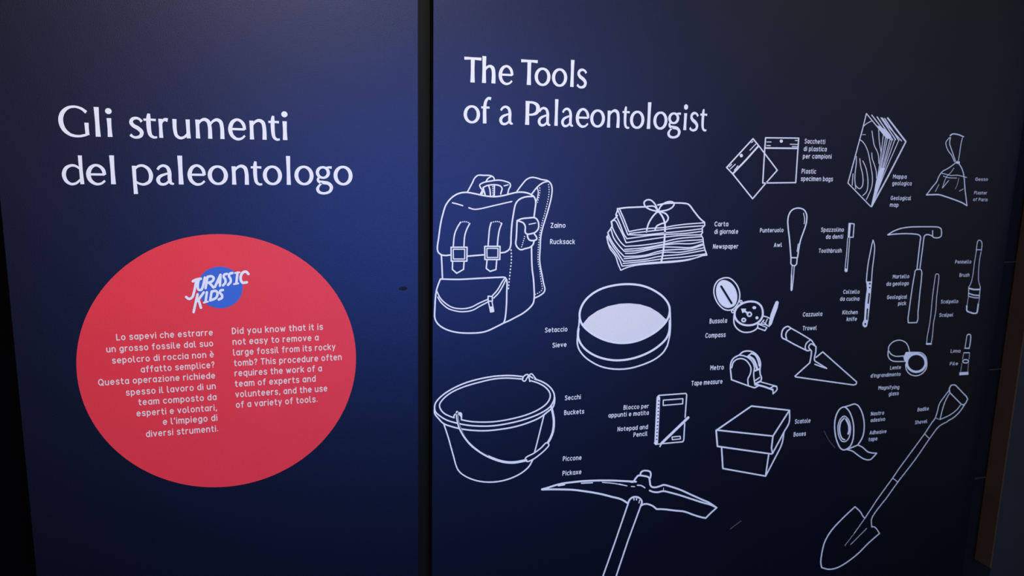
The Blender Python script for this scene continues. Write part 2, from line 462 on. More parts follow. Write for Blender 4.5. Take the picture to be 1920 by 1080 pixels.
# ------------------------------------------------------------------ red disc, its emblem and its text
bp = np.array([unp(*p) for p in ((146, 676), (160, 595), (147, 720), (160, 768), (405, 438), (407, 913.5), (652.5, 595), (667.3, 668), (660, 730), (636, 785))])
Amat = np.c_[2*bp, np.ones(len(bp))]
sol = np.linalg.lstsq(Amat, (bp**2).sum(1), rcond=None)[0]
dc = sol[:2]; dr = math.sqrt(sol[2] + dc @ dc)
print('disc', dc, dr, 'resid', np.linalg.norm(bp - dc, axis=1) - dr)
mb = MB(); mb.poly([(dc[0] + dr*math.cos(a), dc[1] + dr*math.sin(a)) for a in (math.pi/64*i for i in range(128))], -0.0004)
disc = build('red_disc', mb, M_RED, left); disc['label'] = 'large red disc printed with a round emblem and two columns of white text'
D = Draw(320, 480, 9); D.y = -0.0008
mb = MB(); ec = np.array(unp(413, 539)); er = abs(unp(455.5, 539)[0] - unp(370.5, 539)[0]) / 2
mb.poly([(ec[0] + er*math.cos(a), ec[1] + er*math.sin(a)) for a in (math.pi/32*i for i in range(64))], -0.0007)
build('emblem_disc', mb, M_BLUE, disc)['label'] = 'blue disc behind slanted white lettering'
D.y = -0.0011
W = 5.6
D.s('375 425 430 398 510 382', 6).s('432 405 418 500 392 620 365 695 310 722 262 690', W)
D.s('478 388 458 490 470 565 515 568 545 510 578 362', W)
D.l('622 352 590 540', W).s('622 350 690 340 728 372 700 425 640 448', W).s('652 450 690 490 722 530', W)
D.l('748 520 842 315 832 500', W).l('782 452 842 438', 3.6)
D.s('950 300 908 312 895 345 922 395 925 445 885 495', W).s('1042 285 998 298 985 335 1010 385 1012 435 968 485', W)
D.l('1128 280 1108 462', W).l('1085 285 1162 275', 4).l('1068 473 1142 460', 4)
D.s('1312 302 1275 265 1225 272 1188 325 1182 395 1215 448 1285 442', 6)
D.l('455 645 388 945', W).l('560 612 455 755', W).l('470 730 512 872', W)
D.l('612 610 590 770', W).l('560 785 630 768', 4)
D.l('692 600 668 748', W).s('692 598 765 588 792 630 765 705 668 748', W)
D.s('882 572 842 582 832 618 868 660 864 705 812 732', W)
D.out('emblem_lettering', disc)

for t, a, b in (("Lo sapevi che estrarre",(218.3,637.6),(399.5,628)),("un grosso fossile dal suo",(199.8,660),(400,648.3)),
    ("sepolcro di roccia non è",(210.3,681),(401.3,669)),("affatto semplice?",(264.4,697.8),(402.5,688.6)),
    ("Questa operazione richiede",(184.4,722.3),(403.8,708.6)),("spesso il lavoro di un",(236.3,741),(404.8,728.4)),
    ("team composto da",(259.8,759.2),(406.3,748.8)),("esperti e volontari,",(256.3,780),(406.9,768.8)),
    ("e l'impiego di",(305.6,795.8),(407.8,787.8)),("diversi strumenti.",(274,818.8),(409.4,808))):
    mb = MB(); text_line(mb, t, a, b, 7.6, 26, -0.0008); build('text_line', mb, M_PINKW, disc)
for t, a, b in (("Did you know that it is",(435,625.8),(605.6,617.3)),("not easy to remove a",(436.3,646),(597.5,637.4)),
    ("large fossil from its rocky",(437.3,666),(629,654.6)),("tomb? This procedure often",(438.8,685.8),(640.6,674)),
    ("requires the work of a",(440,704.8),(603.5,695.2)),("team of experts and",(440.6,724.6),(591.9,714.6)),
    ("volunteers, and the use",(441.5,744.4),(613.8,732.6)),("of a variety of tools.",(442.5,764),(595.6,752.8))):
    mb = MB(); text_line(mb, t, a, b, 7.6, 26, -0.0008); build('text_line', mb, M_PINKW, disc)

# ------------------------------------------------------------------ tool drawings on the right board
def caption(parent, lines, xh=6.6, wt=25):
    for t, x0, y0, x1, y1 in lines:
        mb = MB(); text_line(mb, t, (x0, y0), (x1, y1), xh * 0.84, wt)
        build('caption_line', mb, M_WHITE, parent)
def drawing(name, D):
    return D.out(name, rightb, None, 'white outline drawing of a ' + name.replace('_drawing', '').replace('_', ' '))

# rucksack
D = Draw(810, 310, 8)
D.s('145 1345 100 1312 80 1260 100 1080 130 870 160 740 210 590 300 480 400 422 510 405 640 425 780 455 930 470 1060 455 1200 420 1300 402 1400 408 1480 435 1535 480 1555 550 1545 650 1528 785')
D.s('145 1345 200 1352 270 1345').s('535 1362 650 1352 770 1342')
D.s('1025 1312 1100 1300 1160 1255 1180 1190 1184 1080 1198 880 1222 720 1255 575 1310 510 1400 474 1510 465')
D.s('140 1350 148 1500 156 1705')
D.s('1492 1225 1494 1400 1502 1560 1520 1700 1530 1850 1532 1990 1515 2070 1455 2145 1360 2220 1250 2280 1150 2332 1080 2362 1000 2402 900 2452 820 2486 720 2508 560 2516 400 2508 260 2478 150 2428 80 2368 42 2290 42 2150 50 2000 65 1880 92 1790 125 1705')
D.dash('1185 1260 1190 1420 1175 1560 1160 1700 1142 1880', 2.2, 3, 3)
D.s('305 562 380 580 460 605', 2.8).s('550 635 620 658 700 655 900 610 1195 542', 2.8)
ruck = drawing('rucksack_drawing', D)
D.s('1275 830 1268 1000 1262 1100 1255 1175 1280 1230 1330 1265 1400 1248 1470 1228 1515 1185 1532 1125')
D.s('1275 830 1340 802 1440 790 1545 788 1585 830 1600 900 1588 960 1540 1008 1440 1035')
D.s('1440 1035 1405 1018 1395 980 1398 920 1370 865 1320 842 1275 830')
D.s('1430 1035 1435 1080 1462 1120 1520 1128 1568 1108 1565 1075 1535 1030').l('1455 885 1555 865', 2.2).dash('1390 1060 1375 1120 1340 1230', 1.8, 2, 2)
D.out('side_pocket', ruck)
D.s('1270 395 1340 300 1420 210 1490 182 1560 188 1640 212 1735 232 1782 280 1800 350 1790 470 1760 600 1720 740 1682 860 1650 970 1630 1080 1620 1250 1612 1400 1622 1500 1650 1650 1675 1780 1692 1850 1680 1900 1620 1950 1540 1990', 3)
D.s('1495 430 1540 370 1600 305 1670 258 1745 238', 3).s('1578 335 1592 400 1582 480 1562 540', 2.2)
D.dash('1745 280 1755 340 1750 450 1725 580 1690 720 1650 860 1620 1000 1600 1150 1590 1300 1590 1450 1615 1570 1630 1700 1650 1820 1655 1860 1600 1910 1545 1935', 1.8, 2.2, 2.4)
D.dash('1615 330 1615 400 1600 480 1580 560', 1.8, 2.2, 2.4)
D.out('shoulder_strap', ruck)
D.s('530 400 600 270 640 190 690 150 780 150 880 155 925 185 935 225', 3).s('810 240 835 200 890 165', 3)
D.s('745 440 760 385 725 330 715 295 760 262 850 240 1000 222 1100 240 1165 270 1175 310 1150 360 1135 430', 3)
D.s('770 330 820 305 900 292 980 295 1030 315 1050 350 1040 390 1030 430', 3)
D.l('725 430 748 385', 3).l('765 335 795 440', 3.4).s('850 310 868 370 875 450', 3).l('935 295 932 460', 3).dash('910 310 912 455', 2, 2, 2).l('1080 308 1140 292', 2.4)
D.out('grab_handle', ruck)
for sx in (0, 1):
    if sx == 0:
        D.s('425 855 380 930 345 1010 330 1080 318 1215', 3).s('565 872 520 960 490 1060 478 1215', 3).dash('425 855 480 845 530 850 565 872', 2.2, 2, 1.6)
        D.l('308 1442 305 1560 370 1618 472 1560 480 1440', 3)
    else:
        D.s('885 860 862 950 850 1080 840 1205', 3).s('1045 872 1012 960 990 1080 980 1205', 3).dash('885 860 940 845 1000 845 1045 872', 2.2, 2, 1.6)
        D.l('825 1420 812 1545 870 1590 958 1562 970 1420', 3)
    D.out('flap_strap', ruck)
    if sx == 0: D.l('285 1228 525 1228 522 1436 288 1436', 3, True).l('318 1258 490 1258 488 1404 320 1404', 2.4, True)
    else: D.l('790 1215 1020 1215 1016 1412 792 1412', 3, True).l('822 1245 988 1245 986 1382 824 1382', 2.4, True)
    D.out('buckle', ruck)
D.s('125 1705 400 1710 700 1695 1000 1680 1090 1682 1120 1725 1120 1900 1115 2100 1095 2300 1075 2362')
D.frame(810, 500, 8)
D.s('68 360 130 480 230 570 320 615 460 630 580 610 700 550 835 490', 2.8).s('905 435 980 350 1050 230 1098 160', 2.8)
D.s('85 455 130 530 230 620 340 660 450 675 600 655 720 590 845 525', 2.8).s('925 470 1000 390 1060 290 1105 200', 2.8)
D.l('840 442 902 446 905 515 842 518', 2.8, True).l('845 530 878 680 925 670 900 530', 2.6).fill('868 600 905 595 920 665 880 672')
D.out('front_pocket', ruck)
caption(ruck, [('Zaino',1032,426.6,1060,426.4),('Rucksack',1031,457,1077.6,457)], 7)

# newspapers
D = Draw(1120, 360, 8)
D.s('300 252 420 235 560 228 720 222').s('905 195 1000 175 1150 165 1280 168 1365 185 1450 290 1540 400 1605 455')
for t in ('470 595 600 568 750 548 1000 532 1150 505 1300 485 1595 462', '480 622 700 596 1000 562 1200 535 1590 505',
          '455 640 700 642 1000 612 1250 590 1560 552', '440 700 600 678 800 650 1000 636 1300 622 1570 590',
          '430 760 650 728 900 692 1200 655 1560 640', '415 815 650 800 950 758 1200 700 1560 668',
          '410 860 650 842 900 802 1200 742 1570 715', '405 888 600 878 950 800 1200 775 1400 775 1580 740',
          '420 920 560 915 750 870 950 828 1200 828 1400 832 1570 780', '400 968 700 950 950 882 1200 862 1400 850 1590 792',
          '400 1000 700 968 1000 905 1250 902 1600 835', '390 1040 700 1012 950 962 1250 935 1610 872',
          '385 1072 700 1040 1000 1000 1300 975 1630 925', '370 1112 700 1068 1000 1045 1300 1020 1480 985 1600 945',
          '350 1172 450 1130 600 1095 900 1068 1200 1045 1400 1010 1560 955'):
    D.s(t, 2.5)
for t in ('330 252 400 412 470 595', '300 258 370 425 455 640', '275 345 345 500 390 620 440 700', '210 440 262 425 330 540 380 640 430 760',
          '205 445 225 530 300 680 360 765 415 815', '200 550 245 690 330 810 405 890', '155 610 210 730 300 860 400 968',
          '150 660 220 790 310 920 390 1040', '145 680 165 770 250 890 330 1012 370 1112', '160 770 190 850 270 960 310 1080 350 1172'):
    D.s(t, 2.6)
D.l('310 250 275 342 300 352 255 405 210 440 222 505 195 555 155 610 165 640 140 672 160 770', 2.8)
D.l('1605 458 1608 500 1570 540 1575 610 1550 640 1580 690 1590 780 1610 860 1640 945 1560 955', 2.8)
news = drawing('newspaper_bundle_drawing', D)
D.s('905 285 865 185 800 122 740 120 700 155 715 210 780 258 905 292', 3.2).s('745 215 850 216 905 275', 3)
D.s('910 285 960 200 1040 152 1110 145 1150 170 1130 220 1060 265 915 292', 3.2)
D.s('900 290 820 380 760 490 735 600').s('920 290 980 380 1010 470 1012 600 1002 750 985 900 955 1060', 3.8)
D.s('950 295 1030 330 1062 390 1030 450 960 475 890 510 860 575').e(905, 285, 28)
D.y = -0.0007
D.out('string_bow', news); D.y = Y_PRINT
caption(news, [('Carta',1339.3,423.9,1365,423.6),('di giornale',1339,438,1383.5,437.6),('Newspaper',1336.5,466,1383.5,465.4)])

# sieve
D = Draw(1050, 520, 8)
D.s('1050 102 1250 130 1430 208 1560 308 1632 420 1642 530 1600 645 1500 762 1350 868 1150 955 950 985 780 970 600 912 430 808 322 690 292 560 330 420 430 290 600 180 820 118', 4.4, True)
D.s('288 620 282 720 265 800 262 900', 3).s('1648 480 1655 700 1645 860 1610 1020', 3)
D.frame(1010, 580, 8)
D.s('597 290 590 400 612 480 680 580 800 670 950 732 1150 764 1350 748 1550 690 1720 605 1850 505 1915 430 1955 330 1965 170', 4.4)
D.s('582 400 578 500 602 595 680 702 800 792 950 862 1150 896 1350 886 1550 832 1750 742 1870 640 1930 540', 3.2)
sieve = drawing('sieve_drawing', D)
D.frame(1050, 520, 8); D.y = -0.0004
D.fill('335 705 430 592 560 502 720 432 900 395 1050 390 1200 405 1350 450 1480 530 1595 635 1500 760 1350 868 1150 955 950 985 780 970 600 912 430 808')
D.out('sieve_mesh', sieve, M_MESH, 'pale grey woven mesh of the sieve'); D.y = Y_PRINT
caption(sieve, [('Setaccio',1021.5,622.8,1063.6,620.6),('Sieve',1035.5,651.2,1062,649.4)])

# bucket
D = Draw(800, 690, 8)
D.s('1435 128 1300 114 1180 112 1000 125 780 165 560 230 350 330 200 440 130 530 118 600 135 660 200 720 300 780 430 820 600 855 800 870 1000 865 1250 825 1500 760 1700 680 1840 590 1900 500 1915 420 1890 340 1820 260 1720 200 1620 165', 3.2)
D.s('1435 165 1200 150 1000 165 780 215 560 280 380 360 260 450 195 540 200 600 250 670 340 720 410 745', 3)
D.s('520 775 650 800 850 810 1050 800 1300 755 1500 700 1680 620 1800 530 1850 440 1840 360 1770 280 1660 220 1560 190', 3)
D.s('118 600 120 680 180 760 250 830 400 885 600 925 850 940 1050 925 1300 885 1520 820 1700 740 1820 650 1890 590 1915 520 1920 440', 3.2)
D.frame(820, 780, 8)
D.s('95 115 160 310 230 560 300 790 360 862 480 932 620 975 760 990 920 980 1080 940 1250 860 1370 760 1412 690 1432 650', 3)
D.s('1598 -10 1530 260 1490 420 1455 550', 2.8)
bucket = drawing('bucket_drawing', D)
D.y = -0.0007
D.s('295 -60 300 40 330 165 400 300 500 425 640 535 800 622 980 682 1140 695 1330 662', 5.6)
D.s('300 -60 308 40 338 160 410 292 510 412 650 525 760 590', 1.2, dark=True)
D.s('1708 -140 1738 0 1746 100 1732 230 1695 330 1655 400', 5)
D.out('bucket_handle', bucket)
D.s('1640 398 1672 430 1630 490 1530 580 1430 650 1340 680 1318 640 1335 615 1440 560 1550 480', 2.8, True)
D.out('handle_grip', bucket)
D.frame(800, 690, 8)
D.s('410 745 410 712 440 685 515 675 520 770', 3).fill('468 682 520 672 516 745 492 712')
D.s('1440 185 1450 130 1500 95 1525 105 1500 155 1470 195', 2.8, True).s('1545 200 1535 115 1570 85 1620 140 1645 172', 2.8).l('1548 120 1590 150', 3)
D.out('handle_lug', bucket)
build('handle_groove', D.dark, M_NAVY, bucket)
caption(bucket, [('Secchi',1058.8,750,1088.6,747.6),('Buckets',1057.5,777.6,1095,774.6)])

# pickaxe
D = Draw(1000, 870, 10.667)
D.s('170 505 300 468 450 420 600 385 800 360 1000 340 1300 328 1600 330 1800 340 2050 352', 4)
D.s('170 508 400 505 600 507 800 515 1000 540 1200 570 1400 610 1550 650 1750 702 1890 785', 4)
D.s('1380 365 1600 385 1870 435', 2).l('500 432 620 412', 3).l('960 382 1180 372', 2.6)
D.frame(1160, 870, 9.6)
D.s('190 312 255 320 300 262 350 208 385 205 460 214 540 240 556 290 570 380 600 412 660 418 730 400 800 376 840 378 950 410 1100 460 1300 550 1500 640 1620 692 1760 785', 3.7)
D.s('385 200 400 150 440 122 500 118 560 135 577 180 566 250', 3.4)
D.s('555 475 620 500 700 506 800 486 900 506 1100 560 1300 625 1500 690 1650 732 1755 780', 3.6)
D.s('1755 790 1650 885 1565 970', 3.2).s('1565 970 1500 960 1350 915 1180 855 1000 835 800 812 680 810', 3.6).s('680 810 620 760 550 727 490 717 440 725 395 752', 3.6)
D.l('10 358 140 390', 2).l('225 402 285 405', 1.8).s('335 380 400 385 470 425', 2.6).l('805 430 805 470', 1.2)
pick = drawing('pickaxe_drawing', D)
D.s('165 712 190 650 240 602 310 590 370 610 412 660 412 710 395 752', 3.8).l('270 610 275 645', 2.6).l('320 620 320 645', 2.6).l('375 650 362 700', 2)
D.l('168 712 -60 1380 -420 2400', 3).l('395 752 165 1380 -175 2400', 3)
D.out('pickaxe_handle', pick)
caption(pick, [('Piccone',1055,864,1090,861.3),('Pickaxe',1054.4,891.2,1089.8,888)])

# specimen bags
D = Draw(1350, 250, 12)
D.l('1022 100 1768 108 1750 350 1700 1108 958 1118 1000 400', 2.9, True).l('1012 330 1752 338', 3.6).e(1375, 175, 36)
for t in ('1050 195 1145 195', '1050 275 1130 275', '1690 160 1760 160', '1575 245 1750 250', '1620 295 1750 300'): D.l(t, 1.9)
bags = drawing('specimen_bag_drawing', D)
caption(bags, [('Sacchetti',1508,268.4,1546.5,269.6),('di plastica',1506.5,282.6,1549.3,283.4),('per campioni',1505,296.6,1558.5,297),
               ('Plastic',1502.5,324.8,1529.5,325.2),('specimen bags',1501,338.6,1561,339.4)], 6.6)
D.l('740 120 862 272 1000 450 1285 830 1020 1130 730 1472 280 910 145 768', 2.9, True).l('288 905 590 590 862 285', 3.8).e(475, 500, 36, 40)
for t in ('230 800 340 695', '200 755 260 700', '320 830 400 730', '670 380 800 240', '700 210 740 180'): D.l(t, 1.9)
drawing('specimen_bag_drawing', D)

# geological maps
D = Draw(1560, 240, 12)
D.l('770 -325 690 0 620 260 355 1240 870 1770', 2.5)
ends = [((770, -325), (1230, 232)), ((890, -290), (1320, 262)), ((1010, -250), (1360, 265)), ((1100, -230), (1425, 262)), ((1180, -215), (1500, 278)), ((1250, -222), (1655, 305))]
for i, (a, b) in enumerate(ends):
    D.l('%d %d %d %d' % (*a, *b), (2.6, 2.9, 3.0, 3.0, 3.0, 4.4)[i])
D.l('1130 -225 1240 -60 1560 290', 2.6)
D.fill('1010 -60 1100 -20 1240 60 1330 180 1300 250 1230 232 1130 110')
for i, (x, yv) in enumerate(((1150, 160), (1200, 220), (1240, 240), (1300, 258), (1345, 262), (1410, 262), (1495, 280))):
    t = 1040 + (x - 1150) * 0.42
    D.s('%d %d %d %d %d %d' % (x, yv, t, 1000, 885, 1765), 2.0)
D.l('1655 310 1270 1060 885 1765', 3.8)
D.fill('1075 900 1190 900 1080 1250 1000 1500 870 1765 940 1450 985 1200')
mapd = drawing('geological_map_drawing', D)
for t in ('610 258 680 302 750 400 810 550 845 720 872 870 903 1070 905 1220 880 1360 820 1500 770 1610', '690 740 760 900 795 1080 805 1250 775 1430 690 1520',
          '620 690 640 850 680 1020 695 1150 680 1300 620 1365 560 1330 540 1300', '545 640 542 800 522 960 510 1150 530 1370', '470 1030 455 1200 450 1290',
          '895 70 920 250 950 400 1010 520 1040 620 1050 800', '1045 40 1060 300 1100 550', '890 560 900 680 940 800 985 950 1000 1130', '702 -38 770 -95 880 -155'):
    D.s(t, 2.0)
D.l('675 150 750 150', 1.2)
D.out('contour_lines', mapd)
caption(mapd, [('Mappa',1673.8,334.2,1699.3,334.6),('geologica',1672.5,346.8,1708.5,347.2),('Geological',1669.5,374.6,1707.6,374.8),('map',1668,387.2,1684,387.4)], 5.8, 24)

# plaster bag
D = Draw(1720, 240, 12)
D.s('735 172 780 138 850 135 950 160 1035 198', 3.4).s('722 212 645 310 640 370 690 510 770 620 830 760', 2.2).s('742 212 722 350 752 450 805 600 852 745', 2.4)
D.s('1008 225 970 400 950 560 920 730', 2.0).e(905, 775, 50, 30)
D.s('850 790 700 900 560 980 480 1090 430 1210 340 1320 250 1440 200 1500', 2.4).s('200 1505 350 1500 480 1500 650 1550 850 1620 1000 1680 1100 1740', 3.6)
D.s('930 800 1000 920 1040 1060 1058 1250 1070 1400 1090 1560 1112 1750', 2.8).s('550 1022 650 1042 750 1068 900 1062 1100 1112', 2).s('580 1082 700 1118 880 1126', 1.8)
for t, w_ in (('820 900 740 1010 650 1100 560 1340', 1.4), ('700 1180 560 1350', 1.8), ('930 1120 890 1280 850 1370', .9), ('480 1270 400 1430', 1.3), ('1030 1370 940 1420', 1.5)): D.s(t, w_)
gb = drawing('plaster_bag_drawing', D)
caption(gb, [('Gesso',1828.3,338.8,1851.5,338.6),('Plaster',1826,364,1850,364.2),('of Paris',1824,376.5,1851,377)], 4.6, 20)

# awl and toothbrush
D = Draw(1420, 380, 9.6)
D.s('602 985 592 850 575 650 552 450 546 320 568 210 622 132 700 100 770 100 840 132 880 200 888 290 870 400 830 520 780 660 748 800 722 985', 3.0)
D.s('828 190 848 290 842 380', 2).s('735 740 712 880', 1.8)
awl = drawing('awl_drawing', D)
D.l('602 990 715 990 705 1100 680 1132 630 1132 600 1100', 2.8, True).s('622 1140 608 1370 602 1560', 2).s('662 1140 645 1370 622 1570', 2).l('612 1300 610 1580', 3)
D.out('awl_spike', awl)
caption(awl, [('Punteruolo',1424.5,435.4,1468.4,434.6),('Awl',1450.5,462.8,1465.6,462.5)], 6)
D.l('1648 372 1740 382 1722 622 1632 622', 2.4, True).l('1668 378 1645 618', 4)
D.l('1622 640 1605 900 1572 1225', 1.9).l('1660 640 1640 900 1612 1235', 1.9).l('1593 1200 1590 1235', 4.6)
tb = drawing('toothbrush_drawing', D)
caption(tb, [('Spazzolino',1538.8,434.2,1581.6,434),('da denti',1548,447.4,1580,446.8),('Toothbrush',1534.5,473.6,1577.6,473)], 6)

# compass
D = Draw(1325, 510, 12)
D.s('400 130 520 142 622 222 702 340 742 500 722 650 662 762 580 838 480 860 380 832 270 732 190 590 158 440 182 300 262 185', 2.8, True)
D.fill('350 182 450 192 560 262 640 372 682 500 682 620 636 738 540 798 430 800 320 730 240 600 208 450 222 320 280 222', True)
D.l('322 322 555 700', 3.6, dark=True)
D.e(768, 665, 26, w=2).e(585, 885, 30, w=2)
comp = drawing('compass_drawing', D)
D.frame(1325, 550, 12)
D.s('980 182 1120 204 1218 282 1258 400 1248 530 1180 630 1060 700 900 718 760 680 662 590 625 470 652 360 742 262 860 204', 4.4, True)
D.s('760 292 860 236 980 218 1100 240 1190 300', 1.1, dark=True)
D.s('612 500 615 680 680 790 790 862 900 878 1010 860 1100 812 1150 760', 3)
D.fill('770 345 885 345 872 388 950 440 928 482 850 420 800 442').e(957, 470, 46, w=2.6).e(1068, 322, 42, 34).e(1128, 550, 34).e(830, 600, 40, 36, w=2.8)
D.l('1280 512 1350 530 1415 562', 2.8).l('1150 682 1320 700 1400 742', 2.8).l('1150 682 1142 778 1308 838 1350 770', 2.8).l('1180 702 1335 760', 2.2).l('1285 600 1232 665', 2.6).l('1360 580 1310 690', 2.4).l('1270 640 1340 700', 2)
D.out('compass_case', comp)
D.fill('1500 300 1550 182 1585 168 1620 195 1592 330 1505 560 1462 690 1412 748 1390 700 1432 480')
D.out('sighting_arm', comp)
build('needle_slot', D.dark, M_NAVY, comp)
caption(comp, [('Bussola',1330,606,1362.6,604.5),('Compass',1322,633,1360,631)])

# knife
D = Draw(1600, 460, 12)
D.s('440 -120 410 0 380 150 332 400 302 650 290 810', 2.4).s('440 -120 470 -20 475 80 460 250 422 560 405 810', 2.4)
knife = drawing('kitchen_knife_drawing', D)
D.fill('280 812 418 812 412 860 395 1040 358 1440 330 1690 305 1820 255 1850 208 1810 202 1745 240 1670 262 1290 300 990 292 860')
D.e(366, 860, 20, dark=True).e(362, 950, 18, dark=True).e(350, 1085, 16, dark=True).l('352 1100 328 1300', 2.8, dark=True).l('312 1430 296 1665', 2.8, dark=True).e(262, 1768, 20, 26, dark=True)
D.out('knife_handle', knife)
build('handle_holes', D.dark, M_NAVY, knife)
caption(knife, [('Coltello',1580.4,550.4,1611,550),('da cucina',1574.5,563.5,1610.4,563),('Kitchen',1579,588.9,1607.4,588.4),('knife',1587,601.5,1606,600.9)], 5.6, 24)

# geologist's hammer
D = Draw(1640, 410, 12)
D.s('290 362 420 282 600 216 800 188 1000 182 1250 182 1430 192 1488 228 1500 300 1490 390 1442 425 1330 425 1290 390 1250 372 1180 356 1122 382 1100 450', 2.9)
D.s('295 365 450 346 700 336 900 346 985 362 1030 412 1020 500 990 750 948 1130', 2.9).l('1100 450 1070 700 1012 1130', 2.7).l('1300 268 1300 400', 2.5)
ham = drawing('geologist_hammer_drawing', D)
D.s('892 1260 912 1165 950 1146 1030 1146 1055 1190 1050 1330 1010 1700 990 1920 970 2120 970 2250 942 2338', 2.5).s('892 1260 850 1500 790 1920 745 2250', 2.5).l('745 2250 752 2342 942 2338', 2.7)
D.out('hammer_grip', ham)
caption(ham, [('Martello',1673.5,521.8,1704,521),('da geologo',1661.5,535.4,1703.4,534),('Geological',1662.5,560.4,1700,559.4),('pick',1683.5,572,1698.4,571.4)], 5.4, 24)

# chisel, paintbrush, file
D = Draw(1690, 500, 12)
D.s('660 1080 690 750 720 500 755 250 770 180 800 160 835 182 840 250 812 500 790 700 770 1000 722 1260 710 1400 690 1600 670 1710', 1.7)
D.s('660 1080 640 1240 612 1400 580 1570 562 1740', 1.7).l('565 1738 665 1736', 4.6)
ch = drawing('chisel_drawing', D)
caption(ch, [('Scalpello',1763.5,568.6,1796,567.6),('Scalpel',1760.5,593.6,1786.6,593)], 5, 22)
D.frame(1740, 430, 12)
D.s('1082 500 1100 330 1120 262 1150 242 1190 262 1212 330 1196 480', 2).l('1090 460 1200 460', 2.2)
D.s('1082 500 1045 720 1000 1060 962 1210 920 1290', 1.7).s('1190 500 1152 720 1130 1080 1140 1190 1172 1290', 1.7)
br = drawing('brush_drawing', D)
D.l('915 1290 905 1500', 2.2).l('1172 1290 1150 1550', 2.2).s('915 1325 1030 1352 1165 1352', 4.6).s('910 1440 1030 1478 1150 1488', 3.6).s('910 1505 1030 1535 1150 1542', 2.8)
D.l('905 1520 868 1740', 1.2).l('1152 1550 1122 1740', 1.4).s('868 1720 875 1835 960 1872 1020 1890 1090 1878 1112 1790 1128 1680', 4.2)
D.out('bristles_and_ferrule', br)
caption(br, [('Pennello',1790.5,493.9,1820.4,493.4),('Brush',1798.5,518.6,1817,518.2)], 5, 22)
D.frame(1740, 620, 12)
D.s('872 110 905 80 945 88 958 130 942 300 922 400', 2.8).s('872 110 845 280 828 400', 1.9).l('825 395 910 395', 3.2).l('805 495 925 495', 2.8).e(842, 688, 66, 38, w=1.8)
D.l('800 500 772 640', 1.2).l('930 500 918 640', 1.2).l('760 730 730 920', .9).l('905 730 890 920', .9)
fl = drawing('file_drawing', D)
D.fill('705 935 905 925 905 990 700 1002'); D.out('file_tip', fl)
caption(fl, [('Lima',1782,661,1800,660.4),('File',1780.5,684.6,1795.6,684)], 4.6, 20)

# trowel
D = Draw(1450, 580, 10.667)
D.s('360 382 500 460 700 580 762 622 800 680 822 705', 3).s('360 382 290 342 250 350 190 400 166 470 165 545 190 580 240 602 400 690 620 800 680 825 725 818', 3.2)
D.s('340 385 272 440 247 510 262 590', 3).s('742 610 665 670 635 750 642 800', 2.8)
D.s('850 745 800 710 755 690 718 715 706 765 735 805 762 832', 3)
tro = drawing('trowel_drawing', D)
D.s('762 832 750 950 725 1065', 3).s('850 745 845 850 820 960 822 1020 870 1060', 3)
D.l('730 1065 430 1335 445 1350 1600 1512 1655 1495 1662 1450 985 850 850 960', 3).l('865 1055 1062 1178 940 1140 825 1098', 3)
D.out('trowel_blade', tro)
caption(tro, [('Cazzuola',1504.8,593.2,1541,591.6),('Trowel',1504.3,618.8,1530.6,618)], 6)

# folding magnifier
D = Draw(1640, 625, 12)
D.s('302 400 320 290 400 198 500 158 600 158 700 212 752 300 782 420', 2.4).s('300 400 297 500 330 572 400 620 500 632 655 630', 2.5).s('318 400 370 470 460 513 560 515 690 503', 2.3)
mag = drawing('magnifying_glass_drawing', D)
D.e(932, 662, 212, 204, w=4.2).s('700 430 900 425 1050 440 1140 520 1168 640 1160 780 1080 890 980 945 880 950 780 910 712 820 692 700', 2.6)
D.fill('640 525 700 430 890 440 800 500 742 580 740 645 672 640')
D.out('lens_ring', mag)
caption(mag, [('Lente',1668.5,692.6,1688.5,691.2),("d'ingrandimento",1632,707.6,1688,704),('Magnifying',1646.5,730.2,1685.4,728.4),('glass',1666,741.6,1684.4,740)], 5.2, 22)

# tape measure
D = Draw(1350, 650, 12)
D.s('445 180 300 262 242 370 232 480 242 600 256 742', 3).l('256 742 600 868 770 925 800 915 870 870', 3)
D.s('430 188 510 118 610 96 720 112 820 182 880 270 908 380 895 520 902 620 930 700 912 780', 3.2)
D.s('440 192 540 205 650 262 732 350 770 460 755 600 762 720 785 865', 2.8)
D.s('262 470 290 362 360 292 460 266 560 292 640 370 690 470 690 560 660 650 625 722 630 860', 2.8)
D.l('612 222 702 150', 3).s('645 215 745 285 800 400 828 490', 5.2).s('702 148 790 190 852 300 880 430', 3.6).l('785 540 885 500', 4).l('790 760 885 692', 2.8).l('800 830 900 778', 4)
tap = drawing('tape_measure_drawing', D)
D.l('890 785 1270 890', 2.6).l('808 850 1000 900 1185 968', 4.2).s('1270 890 1280 962 1190 1060', 2.8).l('1188 968 1190 1060', 2.6).l('1140 925 1205 885 1262 895', 3)
D.out('tape_blade', tap)
caption(tap, [('Metro',1331.5,693.4,1356.6,692),('Tape measure',1295.8,722.5,1354,718.4)])

# notepad and pencil
D = Draw(1200, 730, 10.667)
D.l('345 155 375 120 915 80 932 110 900 560', 2.6).l('892 680 872 1015 850 1048 430 1085 310 1100 285 1070', 2.6)
D.l('365 165 322 1062', 8).l('465 215 855 185 850 288 460 320', 2.3, True).l('638 952 800 935 806 990 642 1005', 2.3, True)
for i in range(12):
    D.e(374 - i*4.0, 228 + i*70, 16, 13, dark=True)
note = drawing('notepad_drawing', D)
build('ring_holes', D.dark, M_NAVY, note)
D.y = -0.0007
D.l('962 562 432 1072', 5.4).l('432 1072 396 1142', 2.8)
D.out('pencil', note); D.y = Y_PRINT
caption(note, [('Blocco per',1168.8,767.6,1216,764.6),('appunti e matita',1140.5,782.4,1216,777),('Notepad and',1157.5,808.2,1214.4,803.6),('Pencil',1187.5,818.8,1213.6,816.2)], 6.2)

